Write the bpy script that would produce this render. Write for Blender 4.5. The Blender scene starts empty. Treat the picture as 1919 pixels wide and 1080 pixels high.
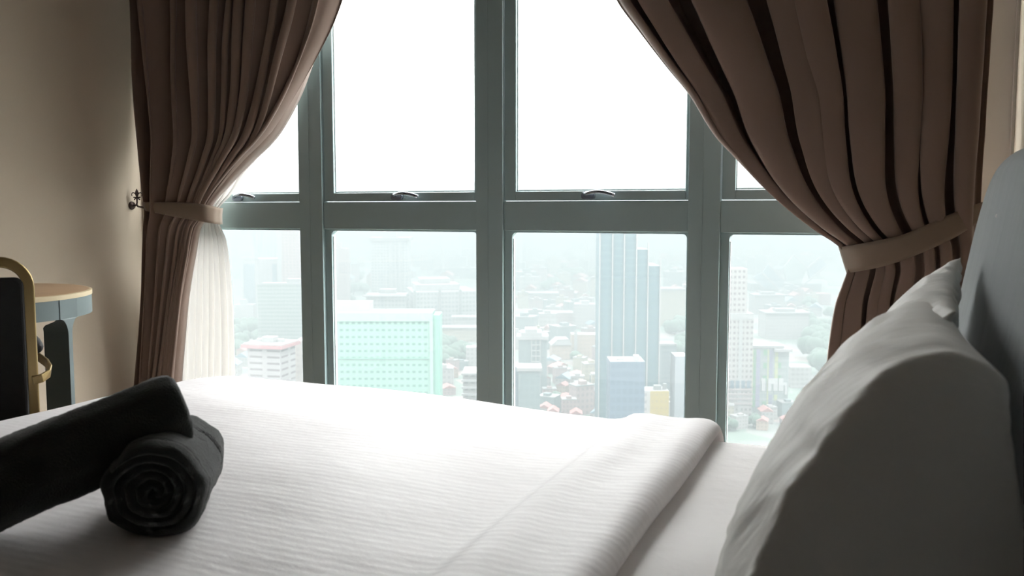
import bpy, math, random
from mathutils import Vector, Matrix, noise
random.seed(7)
scene = bpy.context.scene
col = scene.collection
PI = math.pi

# ------------------------------------------------------------------ camera
F = 1700.0
YAW = math.radians(22); PIT = math.atan(145 / F)
CAM = Vector((0, 0, 1.0))
cd = bpy.data.cameras.new('camera'); cam = bpy.data.objects.new('camera', cd); col.objects.link(cam)
cd.sensor_width = 36; cd.lens = 36 * F / 1919; cd.clip_start = .02; cd.clip_end = 12000
cam.location = CAM; cam.rotation_euler = (PI / 2 - PIT, 0, YAW)
cd.dof.use_dof = True; cd.dof.focus_distance = 2.9; cd.dof.aperture_fstop = 8
scene.camera = cam
# ------------------------------------------------------------------ world: overcast sky, brighter towards the zenith
SKY = 12.0
w = bpy.data.worlds.new('sky'); scene.world = w; w.use_nodes = True
nt = w.node_tree; nt.nodes.clear()
tc = nt.nodes.new('ShaderNodeTexCoord'); sp = nt.nodes.new('ShaderNodeSeparateXYZ')
mr = nt.nodes.new('ShaderNodeMapRange'); mr.inputs['From Min'].default_value = 0; mr.inputs['From Max'].default_value = 1
mr.inputs['To Min'].default_value = SKY; mr.inputs['To Max'].default_value = SKY * 1.7
bg = nt.nodes.new('ShaderNodeBackground'); bg.inputs['Color'].default_value = (1, .985, .98, 1)
wo = nt.nodes.new('ShaderNodeOutputWorld')
nt.links.new(tc.outputs['Generated'], sp.inputs[0]); nt.links.new(sp.outputs['Z'], mr.inputs['Value'])
nt.links.new(mr.outputs[0], bg.inputs['Strength']); nt.links.new(bg.outputs[0], wo.inputs[0])
# ------------------------------------------------------------------ view
vs = scene.view_settings
vs.view_transform = 'Standard'; vs.look = 'None'; vs.gamma = 1; vs.use_curve_mapping = False; vs.exposure = 0.15
scene.cycles.max_bounces = 10; scene.cycles.diffuse_bounces = 6; scene.cycles.transparent_max_bounces = 16
scene.cycles.volume_bounces = 1; scene.cycles.sample_clamp_indirect = 6

# ------------------------------------------------------------------ helpers
FW = Vector((-math.sin(YAW) * math.cos(PIT), math.cos(YAW) * math.cos(PIT), -math.sin(PIT)))
RT = Vector((math.cos(YAW), math.sin(YAW), 0)); UP = RT.cross(FW)
def at(px, py, x=None, y=None, z=None, depth=None):
    """the point of the place seen at a pixel of the photograph, on a plane or at a depth"""
    d = FW + RT * ((px - 959.5) / F) + UP * ((540 - py) / F)
    if depth is not None: return CAM + d * depth
    if x is not None: return CAM + d * ((x - CAM.x) / d.x)
    if y is not None: return CAM + d * ((y - CAM.y) / d.y)
    return CAM + d * ((z - CAM.z) / d.z)

def lerp(a, b, t): return a + (b - a) * t
def smooth(t): t = max(0, min(1, t)); return t * t * (3 - 2 * t)
def interp(tab, x):
    """smooth interpolation in a table of (x, value)"""
    if x <= tab[0][0]: return tab[0][1]
    if x >= tab[-1][0]: return tab[-1][1]
    n = len(tab)
    for i in range(n - 1):
        x0, v0 = tab[i]; x1, v1 = tab[i + 1]
        if x0 <= x <= x1:
            t = (x - x0) / (x1 - x0)
            m = lambda j: (tab[min(n-1, j+1)][1] - tab[max(0, j-1)][1]) / (tab[min(n-1, j+1)][0] - tab[max(0, j-1)][0])
            h = x1 - x0
            return ((2*t**3-3*t*t+1)*v0 + (t**3-2*t*t+t)*h*m(i) + (-2*t**3+3*t*t)*v1 + (t**3-t*t)*h*m(i+1))

class MB:
    def __init__(s): s.v = []; s.f = []; s.m = []; s.uv = {}
    def vert(s, p): s.v.append(tuple(p)); return len(s.v) - 1
    def face(s, idx, m=0, uv=None):
        s.f.append(tuple(idx)); s.m.append(m)
        if uv: s.uv[len(s.f) - 1] = uv
    def box(s, lo, hi, M=None, m=0):
        x0, y0, z0 = lo; x1, y1, z1 = hi
        P = [Vector(p) for p in ((x0,y0,z0),(x1,y0,z0),(x1,y1,z0),(x0,y1,z0),(x0,y0,z1),(x1,y0,z1),(x1,y1,z1),(x0,y1,z1))]
        if M: P = [M @ p for p in P]
        b = [s.vert(p) for p in P]
        for q in ((0,3,2,1),(4,5,6,7),(0,1,5,4),(1,2,6,5),(2,3,7,6),(3,0,4,7)): s.face([b[i] for i in q], m)
    def prism(s, poly, z0, z1, M=None, m=0, axis='z'):
        def P(a, b, c):
            p = Vector((a, b, c)) if axis == 'z' else (Vector((a, c, b)) if axis == 'y' else Vector((c, a, b)))
            return M @ p if M else p
        lo = [s.vert(P(a, b, z0)) for a, b in poly]; hi = [s.vert(P(a, b, z1)) for a, b in poly]
        n = len(poly)
        s.face(lo[::-1], m); s.face(hi, m)
        for i in range(n): s.face((lo[i], lo[(i+1) % n], hi[(i+1) % n], hi[i]), m)
    def loft(s, rings, closed=True, caps=True, m=0):
        idx = [[s.vert(p) for p in r] for r in rings]; n = len(idx[0])
        for a, b in zip(idx, idx[1:]):
            for i in range(n if closed else n - 1):
                j = (i + 1) % n; s.face((a[i], a[j], b[j], b[i]), m)
        if caps and closed: s.face(idx[0][::-1], m); s.face(idx[-1], m)
    def tube(s, path, r, n=12, sec=None, up=None, m=0, closed=False):
        """sweep a circle of radius r (number or list), or a section [(a,b)] of side/up offsets, along a path"""
        path = [Vector(p) for p in path]; rings = []; k = len(path)
        prev = None
        for i, p in enumerate(path):
            t = (path[(i+1) % k if closed else min(k-1, i+1)] - path[(i-1) % k if closed else max(0, i-1)]).normalized()
            if up is not None: a = t.cross(Vector(up)).normalized()
            elif prev is None:
                a = t.cross(Vector((0, 0, 1)) if abs(t.z) < .9 else Vector((1, 0, 0))).normalized()
            else: a = (prev - t * prev.dot(t)).normalized()
            prev = a; b = a.cross(t)
            R = r[i] if isinstance(r, (list, tuple)) else r
            S = sec if sec else [(R * math.cos(2*PI*j/n), R * math.sin(2*PI*j/n)) for j in range(n)]
            rings.append([p + a * c + b * d for c, d in S])
        if closed: rings.append(rings[0])
        s.loft(rings, caps=not closed, m=m)
    def lathe(s, prof, c=(0, 0, 0), n=32, M=None, m=0):
        rings = []
        for j in range(n):
            a = 2 * PI * j / n
            rings.append([(M or Matrix()) @ Vector((c[0] + r*math.cos(a), c[1] + r*math.sin(a), c[2] + z)) for r, z in prof])
        idx = [[s.vert(p) for p in r] for r in rings]
        for j in range(n):
            A, B = idx[j], idx[(j+1) % n]
            for i in range(len(prof) - 1): s.face((A[i], B[i], B[i+1], A[i+1]), m)
    def grid(s, nu, nv, fn, m=0):
        idx = [[s.vert(fn(i / nu, j / nv)) for i in range(nu + 1)] for j in range(nv + 1)]
        for j in range(nv):
            for i in range(nu): s.face((idx[j][i], idx[j][i+1], idx[j+1][i+1], idx[j+1][i]), m)
        return idx
    def facade_box(s, w, d, z0, z1, M=None, m=0, mr=1):
        """box with metric UVs round the walls; the roof takes slot mr"""
        P = [(-w/2, 0), (w/2, 0), (w/2, d), (-w/2, d)]; u = 0
        T = lambda p: (M @ Vector(p)) if M else Vector(p)
        lo = [s.vert(T((a, b, z0))) for a, b in P]; hi = [s.vert(T((a, b, z1))) for a, b in P]
        L = [w, d, w, d]
        for i in range(4):
            j = (i + 1) % 4
            s.face((lo[i], lo[j], hi[j], hi[i]), m, [(0, z0 - z1), (L[i], z0 - z1), (L[i], 0), (0, 0)])
        s.face(hi, mr); s.face(lo[::-1], mr)
    def build(s, name, mats, parent=None, smooth=False, bevel=0, seg=2, subsurf=0, auto=None, solid=0):
        me = bpy.data.meshes.new(name); me.from_pydata(s.v, [], s.f); 
        if not isinstance(mats, (list, tuple)): mats = [mats]
        for m in mats: me.materials.append(m)
        me.polygons.foreach_set('material_index', s.m)
        me.polygons.foreach_set('use_smooth', [bool(smooth)] * len(s.f))
        if s.uv:
            ul = me.uv_layers.new(name='UVMap')
            for fi, uv in s.uv.items():
                for k, li in enumerate(me.polygons[fi].loop_indices): ul.data[li].uv = uv[k]
        me.update()
        o = bpy.data.objects.new(name, me); col.objects.link(o)
        if parent is not None:
            o.parent = parent; o.matrix_parent_inverse = base_matrix(parent).inverted()
        if solid:
            md = o.modifiers.new('thickness', 'SOLIDIFY'); md.thickness = solid; md.offset = 0
        if bevel:
            md = o.modifiers.new('bevel', 'BEVEL'); md.width = bevel; md.segments = seg; md.limit_method = 'ANGLE'; md.angle_limit = .6
            md.harden_normals = False
        if subsurf:
            md = o.modifiers.new('subdiv', 'SUBSURF'); md.levels = subsurf; md.render_levels = subsurf
        if auto is not None:
            me.polygons.foreach_set('use_smooth', [True] * len(s.f))
            try: me.set_sharp_from_angle(angle=auto)
            except Exception: pass
        return o
def base_matrix(o):
    M = Matrix.Translation(o.location) @ o.rotation_euler.to_matrix().to_4x4()
    return (base_matrix(o.parent) @ o.matrix_parent_inverse @ M) if o.parent else M
def empty(name, loc=(0, 0, 0)):
    o = bpy.data.objects.new(name, None); o.location = loc; o.empty_display_size = .1; col.objects.link(o); return o
def tag(o, label, cat, group=None, kind=None):
    o['label'] = label; o['category'] = cat
    if group: o['group'] = group
    if kind: o['kind'] = kind
    return o
def struct(o): o['kind'] = 'structure'; return o
def rrect(w, h, r, n=4):
    """rounded rectangle section"""
    P = []
    for cx, cy, a0 in ((w/2-r, h/2-r, 0), (-w/2+r, h/2-r, PI/2), (-w/2+r, -h/2+r, PI), (w/2-r, -h/2+r, 1.5*PI)):
        for k in range(n + 1):
            a = a0 + PI/2*k/n; P.append((cx + r*math.cos(a), cy + r*math.sin(a)))
    return P

# ------------------------------------------------------------------ materials
def mat(name, color, rough=.6, metal=0, bump=None, sheen=0, var=None, spec=.5, translucent=0):
    """bump = [(type, scale xyz, strength, distance)]; var = (scale, amount) slight colour mottling"""
    m = bpy.data.materials.new(name); m.use_nodes = True; t = m.node_tree; N = t.nodes; L = t.links
    b = N['Principled BSDF']; b.inputs['Base Color'].default_value = (*color, 1); b.inputs['Roughness'].default_value = rough
    b.inputs['Metallic'].default_value = metal; b.inputs['Specular IOR Level'].default_value = spec
    if sheen: b.inputs['Sheen Weight'].default_value = sheen; b.inputs['Sheen Roughness'].default_value = .5
    co = N.new('ShaderNodeTexCoord')
    if var:
        nz = N.new('ShaderNodeTexNoise'); nz.inputs['Scale'].default_value = var[0]; nz.inputs['Detail'].default_value = 5
        L.new(co.outputs['Object'], nz.inputs['Vector'])
        r = N.new('ShaderNodeMapRange'); r.inputs['To Min'].default_value = 1 - var[1]; r.inputs['To Max'].default_value = 1 + var[1]
        L.new(nz.outputs['Fac'], r.inputs['Value'])
        mx = N.new('ShaderNodeVectorMath'); mx.operation = 'SCALE'; mx.inputs[0].default_value = color
        L.new(r.outputs[0], mx.inputs['Scale']); L.new(mx.outputs[0], b.inputs['Base Color'])
    prev = None
    for kind, sc, st, dist in (bump or []):
        mp = N.new('ShaderNodeMapping'); mp.inputs['Scale'].default_value = sc; L.new(co.outputs['Object'], mp.inputs['Vector'])
        if kind == 'noise':
            x = N.new('ShaderNodeTexNoise'); x.inputs['Scale'].default_value = 1; x.inputs['Detail'].default_value = 6; out = x.outputs['Fac']
        elif kind == 'wave':
            x = N.new('ShaderNodeTexWave'); x.inputs['Scale'].default_value = 1; x.inputs['Distortion'].default_value = .6; x.bands_direction = 'DIAGONAL'; out = x.outputs['Fac']
        else:
            x = N.new('ShaderNodeTexVoronoi'); x.inputs['Scale'].default_value = 1; out = x.outputs['Distance']
        L.new(mp.outputs[0], x.inputs['Vector'])
        bp = N.new('ShaderNodeBump'); bp.inputs['Strength'].default_value = st; bp.inputs['Distance'].default_value = dist
        L.new(out, bp.inputs['Height'])
        if prev: L.new(prev.outputs[0], bp.inputs['Normal'])
        prev = bp
    if prev: L.new(prev.outputs[0], b.inputs['Normal'])
    if translucent:
        tr = N.new('ShaderNodeBsdfTranslucent'); tr.inputs['Color'].default_value = (*color, 1)
        mix = N.new('ShaderNodeMixShader'); mix.inputs[0].default_value = translucent
        L.new(b.outputs[0], mix.inputs[1]); L.new(tr.outputs[0], mix.inputs[2]); L.new(mix.outputs[0], N['Material Output'].inputs['Surface'])
    return m

M_wall = mat('beige_paint', (.49, .415, .325), .8, bump=[('noise', (90, 90, 90), .15, .002)], var=(1.5, .03))
M_pier = mat('white_paint', (.86, .83, .79), .6, bump=[('noise', (90, 90, 90), .1, .001)])
M_ceil = mat('ceiling_paint', (.33, .32, .31), .85, bump=[('noise', (80, 80, 80), .1, .001)])
M_floor = mat('floor_laminate', (.14, .10, .075), .45, bump=[('noise', (3, 60, 3), .1, .001)], var=(6, .2))
M_frame = mat('frame_metal', (.33, .43, .44), .45, .05, bump=[('noise', (300, 300, 300), .05, .0005)])
M_gasket = mat('gasket', (.62, .66, .66), .35)
M_handle = mat('handle_metal', (.22, .25, .30), .28, .7)
M_curtain = mat('curtain_cloth', (.21, .145, .115), .85, sheen=.25, bump=[('noise', (700, 700, 700), .25, .001), ('noise', (6, 6, 2), .25, .02)], translucent=.012)
M_band = mat('tieback_cloth', (.215, .158, .115), .8, sheen=.25, bump=[('noise', (700, 700, 700), .2, .001)], translucent=.05)
M_duvet = mat('sateen_duvet', (.755, .725, .735), .55, sheen=.2, bump=[('wave', (.02, 34, .02), .10, .002), ('noise', (5, 7, 5), .35, .02)])
M_sheet = mat('cotton_sheet', (.80, .77, .765), .6, sheen=.2, bump=[('noise', (6, 6, 6), .4, .02)])
M_pillow = mat('pillow_cotton', (.84, .825, .79), .65, sheen=.15, bump=[('noise', (9, 22, 9), .35, .012), ('noise', (500, 500, 500), .1, .0006)])
M_towel = mat('charcoal_terry', (.011, .014, .0135), .95, sheen=.22, bump=[('noise', (420, 420, 420), .8, .002)], var=(60, .35))
M_head = mat('grey_upholstery', (.22, .245, .25), .85, sheen=.3, bump=[('noise', (600, 600, 600), .35, .001), ('noise', (3, 8, 2), .35, .02)], var=(350, .15))
M_brass = mat('aged_brass', (.38, .28, .13), .35, .9, bump=[('noise', (40, 40, 40), .1, .001)])
M_black = mat('black_fabric', (.012, .012, .013), .8, bump=[('noise', (400, 400, 400), .2, .001)])
M_wood = mat('light_wood', (.36, .235, .14), .45, bump=[('noise', (12, 120, 12), .15, .001)], var=(14, .12))
M_ply = mat('pale_edge', (.52, .43, .28), .5)
M_tmetal = mat('green_grey_lacquer', (.115, .15, .155), .5)
M_iron = mat('wrought_iron', (.06, .04, .035), .45, .6)
M_darkwood = mat('dark_wood', (.05, .035, .03), .5)

def glass_mat():
    m = bpy.data.materials.new('window_glass'); m.use_nodes = True; t = m.node_tree; t.nodes.clear()
    o = t.nodes.new('ShaderNodeOutputMaterial'); mx = t.nodes.new('ShaderNodeMixShader')
    tr = t.nodes.new('ShaderNodeBsdfTransparent'); tr.inputs['Color'].default_value = (.97, .985, .98, 1)
    gl = t.nodes.new('ShaderNodeBsdfGlossy'); gl.inputs['Roughness'].default_value = .02
    mx.inputs[0].default_value = .015
    t.links.new(tr.outputs[0], mx.inputs[1]); t.links.new(gl.outputs[0], mx.inputs[2]); t.links.new(mx.outputs[0], o.inputs[0]); return m
M_glass = glass_mat()
def sheer_mat():
    m = bpy.data.materials.new('white_voile'); m.use_nodes = True; t = m.node_tree; N = t.nodes
    b = N['Principled BSDF']; b.inputs['Base Color'].default_value = (.70, .67, .63, 1); b.inputs['Roughness'].default_value = .8
    tl = N.new('ShaderNodeBsdfTranslucent'); tl.inputs['Color'].default_value = (.66, .65, .63, 1)
    tr = N.new('ShaderNodeBsdfTransparent')
    m1 = N.new('ShaderNodeMixShader'); m1.inputs[0].default_value = .22
    m2 = N.new('ShaderNodeMixShader'); m2.inputs[0].default_value = .02
    t.links.new(b.outputs[0], m1.inputs[1]); t.links.new(tl.outputs[0], m1.inputs[2])
    t.links.new(m1.outputs[0], m2.inputs[1]); t.links.new(tr.outputs[0], m2.inputs[2]); t.links.new(m2.outputs[0], N['Material Output'].inputs['Surface']); return m
M_sheer = sheer_mat()

# ------------------------------------------------------------------ room shell
XL, XR, YB, YW, ZC = -2.955, .357, -1.3, 3.05, 2.75
OX0, OX1, OZ0, OZ1 = -2.925, .235, .12, 2.62           # window opening
m = MB(); m.box((XL-.15, YB-.15, -.1), (XR+.15, YW+.22, 0)); struct(m.build('floor', M_floor))
m = MB(); m.box((XL-.15, YB-.15, ZC), (XR+.15, YW+.22, ZC+.15)); struct(m.build('ceiling', M_ceil))
m = MB(); m.box((XL-.15, YB-.15, 0), (XL, YW+.22, ZC)); struct(m.build('wall_left', M_wall))
m = MB(); m.box((XR, YB-.15, 0), (XR+.15, YW+.22, ZC)); struct(m.build('wall_right', M_wall))
m = MB(); m.box((XL, YB-.15, 0), (XR, YB, ZC)); struct(m.build('wall_back', mat('dark_panel', (.10, .08, .065), .7)))
m = MB()
m.box((XL, YW, 0), (OX0, YW+.22, ZC)); m.box((OX1, YW, 0), (XR, YW+.22, ZC))
m.box((OX0, YW, OZ1), (OX1, YW+.22, ZC)); m.box((OX0, YW, 0), (OX1, YW+.22, OZ0))
struct(m.build('wall_front', M_pier))
m = MB(); m.box((XR-.008, YW-.02, 0), (XR, YW, ZC)); struct(m.build('trim_1', mat('white_bead', (.8, .78, .75), .5)))
for nme, lo, hi in (('baseboard_left', (XL, YB, 0), (XL+.015, YW, .09)), ('baseboard_right', (XR-.015, YB, 0), (XR, YW-.02, .09)), ('baseboard_back', (XL+.015, YB, 0), (XR-.015, YB+.015, .09))):
    m = MB(); m.box(lo, hi); struct(m.build(nme, M_pier))

# ------------------------------------------------------------------ window
YF = 3.045                                              # front of the mullions
MX = [-2.915, -2.138, -1.357, -.568, .215]               # mullion centres
for k, x in enumerate(MX):
    m = MB()
    m.box((x-.036, YF+.045, OZ0), (min(x+.071, OX1), YF+.088, OZ1))
    m.box((x+.012, YF+.0425, OZ0), (x+.0145, YF+.045, OZ1))      # raised joint line
    struct(m.build('trim_%d' % (k + 2), M_frame, bevel=.003))
for k in range(4):
    a, b = MX[k] + .071, MX[k+1] - .036
    wdw = struct(empty('window_%d' % (k + 1), ((a+b)/2, 3.1, 0)))
    m = MB(); m.box((a, YF+.054, .926), (b, YF+.092, 1.034)); m.build('transom', M_frame, wdw, bevel=.003)
    # upper casement
    y0, y1 = YF+.058, YF+.092
    m = MB(); s = .048; e = .012; z0, z1 = 1.037, OZ1
    m.box((a+.003, y0, z0), (a+s, y1, z1)); m.box((b-e, y0, z0), (b-.0015, y1, z1))
    m.box((a+s, y0, z0), (b-e, y1, z0+.033)); m.box((a+s, y0, z1-.05), (b-e, y1, z1))
    sash = m.build('sash', M_frame, wdw, bevel=.0025)
    m = MB()                                            # bead round the glass
    for q in (((a+s, y0+.012, z0+.034), (a+s+.0035, y0+.022, z1-.05)), ((b-e-.003, y0+.012, z0+.034), (b-e, y0+.022, z1-.05)), ((a+s, y0+.012, z0+.034), (b-e, y0+.022, z0+.0385))): m.box(*q)
    m.build('glazing_bead', M_gasket, sash)
    m = MB(); m.box((a+s-.004, y0+.022, z0+.03), (b-e+.004, y0+.028, z1-.046)); m.build('glass_pane', M_glass, wdw)
    # lower fixed light
    m = MB(); s = .030; e = .006; z0, z1 = OZ0, .926
    m.box((a+.001, y0+.006, z0), (a+s, y1, z1)); m.box((b-e, y0+.006, z0), (b-.001, y1, z1)); m.box((a+s, y0+.006, z0), (b-e, y1, z0+.04)); m.box((a+s, y0+.006, z1-.006), (b-e, y1, z1))
    for sx, cx in ((1, a+s), (-1, b-e)):                # rounded top corners of the opening
        R = .016; P = [(cx, z1-.006), (cx, z1-.006-R)] + [(cx+sx*(R-R*math.cos(t)), z1-.006-R+R*math.sin(t)) for t in (.4, .8, 1.2)] + [(cx+sx*R, z1-.006)]
        m.prism(P if sx < 0 else P[::-1], y0+.008, y1, axis='y')
    fr = m.build('fixed_frame', M_frame, wdw)
    m = MB(); m.box((a+s, y0+.016, z0+.04), (a+s+.0035, y0+.028, z1-.03)); m.build('glazing_bead', M_gasket, fr)
    m = MB(); m.box((a+s-.004, y0+.024, z0+.03), (b-e+.004, y0+.030, z1-.002)); m.build('glass_pane', M_glass, wdw)
    # handle on the casement's bottom rail
    if k < 3:
        hx = {0: at(452, 370, y=YF+.05).x, 1: at(752, 370, y=YF+.05).x, 2: at(1112, 370, y=YF+.05).x}[k]
        m = MB(); hz = 1.053
        m.prism(rrect(.05, .026, .01), y0-.012, y0, M=Matrix.Translation((hx-.02, 0, hz)), axis='y')
        hd = m.build('handle', M_handle, sash, bevel=.002)
        m = MB(); pts = []
        for i in range(13):
            t = i / 12; pts.append((hx - .032 + .115*t, y0 - .014 - .026*math.sin(PI*min(1, t*1.15)*.8), hz + .004 + .011*math.sin(PI*t) - .004*t))
        m.tube(pts, 0, sec=rrect(.010, .013, .004, 3), up=(0, 0, 1)); m.build('lever', mat('lever_metal', (.32, .35, .40), .2, .8), hd, smooth=True)

# ------------------------------------------------------------------ curtains
def curtain(name, rows, y0, amp, folds, expo, mat_, parent=None, v0=-430, v1=905, nu=520, nv=150, side=1, seed=1, bulge=((-430, 0), (905, 0)), thick=0, sway=1.0, sharp=(.5, .9)):
    """cloth between two outlines; u runs from the leading edge (0) to the wall edge (1)"""
    rnd = random.Random(seed)
    wd = folds; tot = sum(wd); cum = [0]
    for q in wd: cum.append(cum[-1] + q / tot)
    def phase(u):
        for i in range(len(wd)):
            if u <= cum[i+1] or i == len(wd) - 1: return i + (u - cum[i]) / (cum[i+1] - cum[i])
    lead = [(r[0], r[1]) for r in rows]; wall = [(r[0], r[2]) for r in rows]
    m = MB(); ph = [rnd.uniform(.7, 1.25) for _ in range(len(wd) + 1)]
    def fn(u, v):
        py = lerp(v0, v1, v)
        A = interp(amp, py); e = interp(expo, py); bl = interp(bulge, py)
        U = u ** e
        f = phase(u); k = min(len(wd) - 1, int(f)); fr = f - k
        c = math.cos(2 * PI * fr)                        # 1 in the valleys, -1 on the ridges
        h = 1 - 2 * max(0, math.sin(PI * fr)) ** lerp(sharp[0], sharp[1], u)
        a = A * lerp(ph[k], ph[min(k+1, len(ph)-1)], fr) * smooth(min(u, 1-u) / .035)
        pa, pb = interp(lead, py), interp(wall, py)
        px = lerp(pa, pb, U)
        p = at(px, py, y=y0)
        dx = sway * a * .42 * math.sin(4 * PI * fr) * (1 - abs(2*u-1)**6)
        n1 = noise.noise(Vector((u * 9, v * 5, seed))) * a * .5
        return Vector((p.x + dx, y0 + a * h - bl * math.sin(PI * min(1, U * 1.0)) + n1, p.z))
    m.grid(nu, nv, fn)
    return m.build(name, mat_, parent, smooth=True, solid=thick), fn

TIE_L = [(-430, 765, 250), (-200, 708, 254), (0, 642, 257), (60, 618, 258), (163, 562, 261), (240, 513, 265), (271, 488, 267), (293, 466, 268), (338, 426, 271), (383, 391, 274), (404, 385, 275), (425, 370, 274), (480, 360, 271), (560, 347, 267), (640, 338, 262), (715, 330, 257), (905, 318, 245)]
cl, fn_l = curtain('curtain', TIE_L, 2.93, [(-430, .105), (0, .10), (250, .07), (350, .045), (385, .03), (430, .03), (560, .032), (905, .04)],
    [.119, .106, .101, .087, .055, .072, .07, .108, .106, .14, .036], [(-430, 1), (0, 1.05), (200, 1.5), (385, 2.9), (430, 2.9), (560, 2.5), (905, 2.0)], M_curtain, seed=3, thick=.0025, sharp=(.5, 1.5), sway=.7,
    bulge=[(-430, 0), (150, .01), (385, .05), (430, .05), (560, .02), (905, 0)])
tag(cl, 'brown curtain gathered with a tieback at the left end of the window', 'curtain', 'brown window curtains')
TIE_R = [(-430, 985, 1868), (-200, 1060, 1865), (0, 1155, 1862), (60, 1198, 1858), (125, 1248, 1854), (180, 1293, 1850), (255, 1342, 1846), (292, 1377, 1843), (365, 1450, 1839), (430, 1528, 1836), (462, 1574, 1835), (490, 1586, 1833), (506, 1590, 1831), (530, 1582, 1828), (570, 1568, 1822), (640, 1556, 1818), (715, 1548, 1818), (905, 1535, 1820)]
cr, fn_r = curtain('curtain', TIE_R, 2.93, [(-430, .09), (0, .085), (250, .07), (400, .04), (450, .022), (505, .022), (640, .035), (905, .04)],
    [.057, .099, .249, .079, .065, .171, .08, .09, .11], [(-430, 1), (0, 1.0), (250, 1.25), (400, 1.7), (505, 1.7), (640, 1.5), (905, 1.3)], M_curtain, seed=11, thick=.0025, sharp=(.5, 1.5),
    bulge=[(-430, 0), (150, .01), (420, .06), (490, .06), (600, .02), (905, 0)])
tag(cr, 'brown curtain swept back beside the grey headboard at the right of the window', 'curtain', 'brown window curtains')
SH = [(-430, 748, 262), (0, 636, 268), (163, 556, 280), (240, 510, 290), (268, 489, 300), (300, 479, 310), (335, 455, 320), (363, 436, 330), (387, 413, 345), (404, 408, 350), (424, 413, 340), (450, 424, 320), (520, 433, 300), (600, 438, 290), (715, 441, 280), (905, 443, 270)]
sh, _ = curtain('sheer_curtain', SH, 3.045, [(-430, .012), (0, .012), (300, .01), (395, .005), (500, .008), (905, .012)],
    [1, .8, 1.1, .7, 1, .9, 1, .8, 1, 1, .9, 1.1], [(-430, 1), (905, 1)], M_sheer, seed=5, sway=.3)
tag(sh, 'white sheer voile hanging behind the left brown curtain', 'sheer curtain')

def tieback(pts_top, pts_bot, dep, name_tail, fringe=False):
    """cloth band: polyline of pixels along the top and the bottom edge with the distance it stands at, then round the back"""
    m = MB(); rows = []
    n = 40
    for i in range(n + 1):
        t = i / n
        tx = interp([(k, p[0]) for k, p in enumerate(pts_top)], t * (len(pts_top)-1)); ty = interp([(k, p[1]) for k, p in enumerate(pts_top)], t * (len(pts_top)-1))
        bx = interp([(k, p[0]) for k, p in enumerate(pts_bot)], t * (len(pts_bot)-1)); by = interp([(k, p[1]) for k, p in enumerate(pts_bot)], t * (len(pts_bot)-1))
        y = interp(dep, t)
        A, B = at(tx, ty, y=y), at(bx, by, y=y)
        rows.append([A.lerp(B, j / 6) - Vector((0, .004 * math.sin(PI * j / 6), 0)) for j in range(7)])
    last = rows[-1]                                      # round the leading edge and back behind the bundle
    s = 1 if pts_top[-1][0] > pts_top[0][0] else -1
    for k in range(1, 9):
        a = PI * k / 8
        rows.append([p + Vector((s * .006 * math.sin(a) - (.055 if s > 0 else 0) * (1 - math.cos(a)) / 2 * 1.3, .05 * (1 - math.cos(a)), 0)) for p in last])
    end = rows[-1]; tgt = rows[0]
    for k in range(1, 13):
        rows.append([p.lerp(q + Vector((0, .012, 0)), k / 12) + Vector((0, .02 * math.sin(PI * k / 12), 0)) for p, q in zip(end, tgt)])
    m.loft(rows, closed=False)
    o = m.build('curtain_tieback', M_band, smooth=True, solid=.004)
    return o, rows
tb, _ = tieback([(268, 379), (320, 379), (365, 381), (392, 385), (412, 390)], [(273, 395), (320, 405), (365, 413), (392, 418), (411, 421)], [(0, 2.89), (.2, 2.855), (.6, 2.83), (.85, 2.86), (1, 2.90)], 'l')
tag(tb, 'brown fabric band around the left curtain, hooked to the left wall', 'curtain tieback', 'curtain tiebacks')
tb2, rr = tieback([(1842, 379), (1780, 402), (1700, 437), (1640, 452), (1575, 463)], [(1847, 408), (1787, 446), (1712, 480), (1652, 500), (1590, 512)], [(0, 2.91), (.25, 2.86), (.6, 2.83), (.88, 2.86), (1, 2.905)], 'r')
tag(tb2, 'brown fabric band with frayed end around the right curtain near the headboard', 'curtain tieback', 'curtain tiebacks')
m = MB()
for k in range(9):
    p = rr[0][0].lerp(rr[0][6], k / 8); q = p + Vector((.022 + .006*math.sin(k*2.1), .01, .008 - .002*k)); m.tube([p, p.lerp(q, .5) + Vector((0, -.004, .002)), q], .0015, n=6)
m.build('fringe', M_band, tb2, smooth=True)
# fleur-de-lis hook
hk = empty('tieback_hook', (XL, 2.93, .99)); tag(hk, 'dark iron fleur-de-lis hook on the left wall holding the curtain tieback', 'hook')
H = at(257, 380, y=2.99); hx, hy, hz = H
m = MB(); m.lathe([(.0, 0), (.018, 0), (.016, .006), (.0, .007)], M=Matrix.Translation((XL, hy, hz - .012)) @ Matrix.Rotation(PI/2, 4, 'Y'), n=20)
m.build('wall_plate', M_iron, hk, smooth=True)
m = MB()
m.tube([(XL, hy, hz-.012), (hx-.02, hy, hz-.014), (hx-.004, hy, hz-.010), (hx, hy, hz), (hx, hy, hz+.012), (hx, hy, hz+.02)], .0035, n=10)
e_ = at(276, 391, y=2.90)
m.tube([(hx-.002, hy, hz-.008), (hx+.012, hy-.008, hz-.016), (e_.x, e_.y, e_.z)], .004, n=8)
m.build('hook_arm', M_iron, hk, smooth=True)
m = MB()
def leaf(P, th, M): m.prism(P, -th/2, th/2, M=M, axis='y')
Mx = Matrix.Translation((hx, hy, hz + .018)) @ Matrix.Rotation(.77, 4, 'Z') @ Matrix.Scale(1.0, 4)
leaf([(0, 0), (.006, .012), (.008, .022), (.005, .032), (0, .042), (-.005, .032), (-.008, .022), (-.006, .012)][::-1], .008, Mx)
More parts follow.
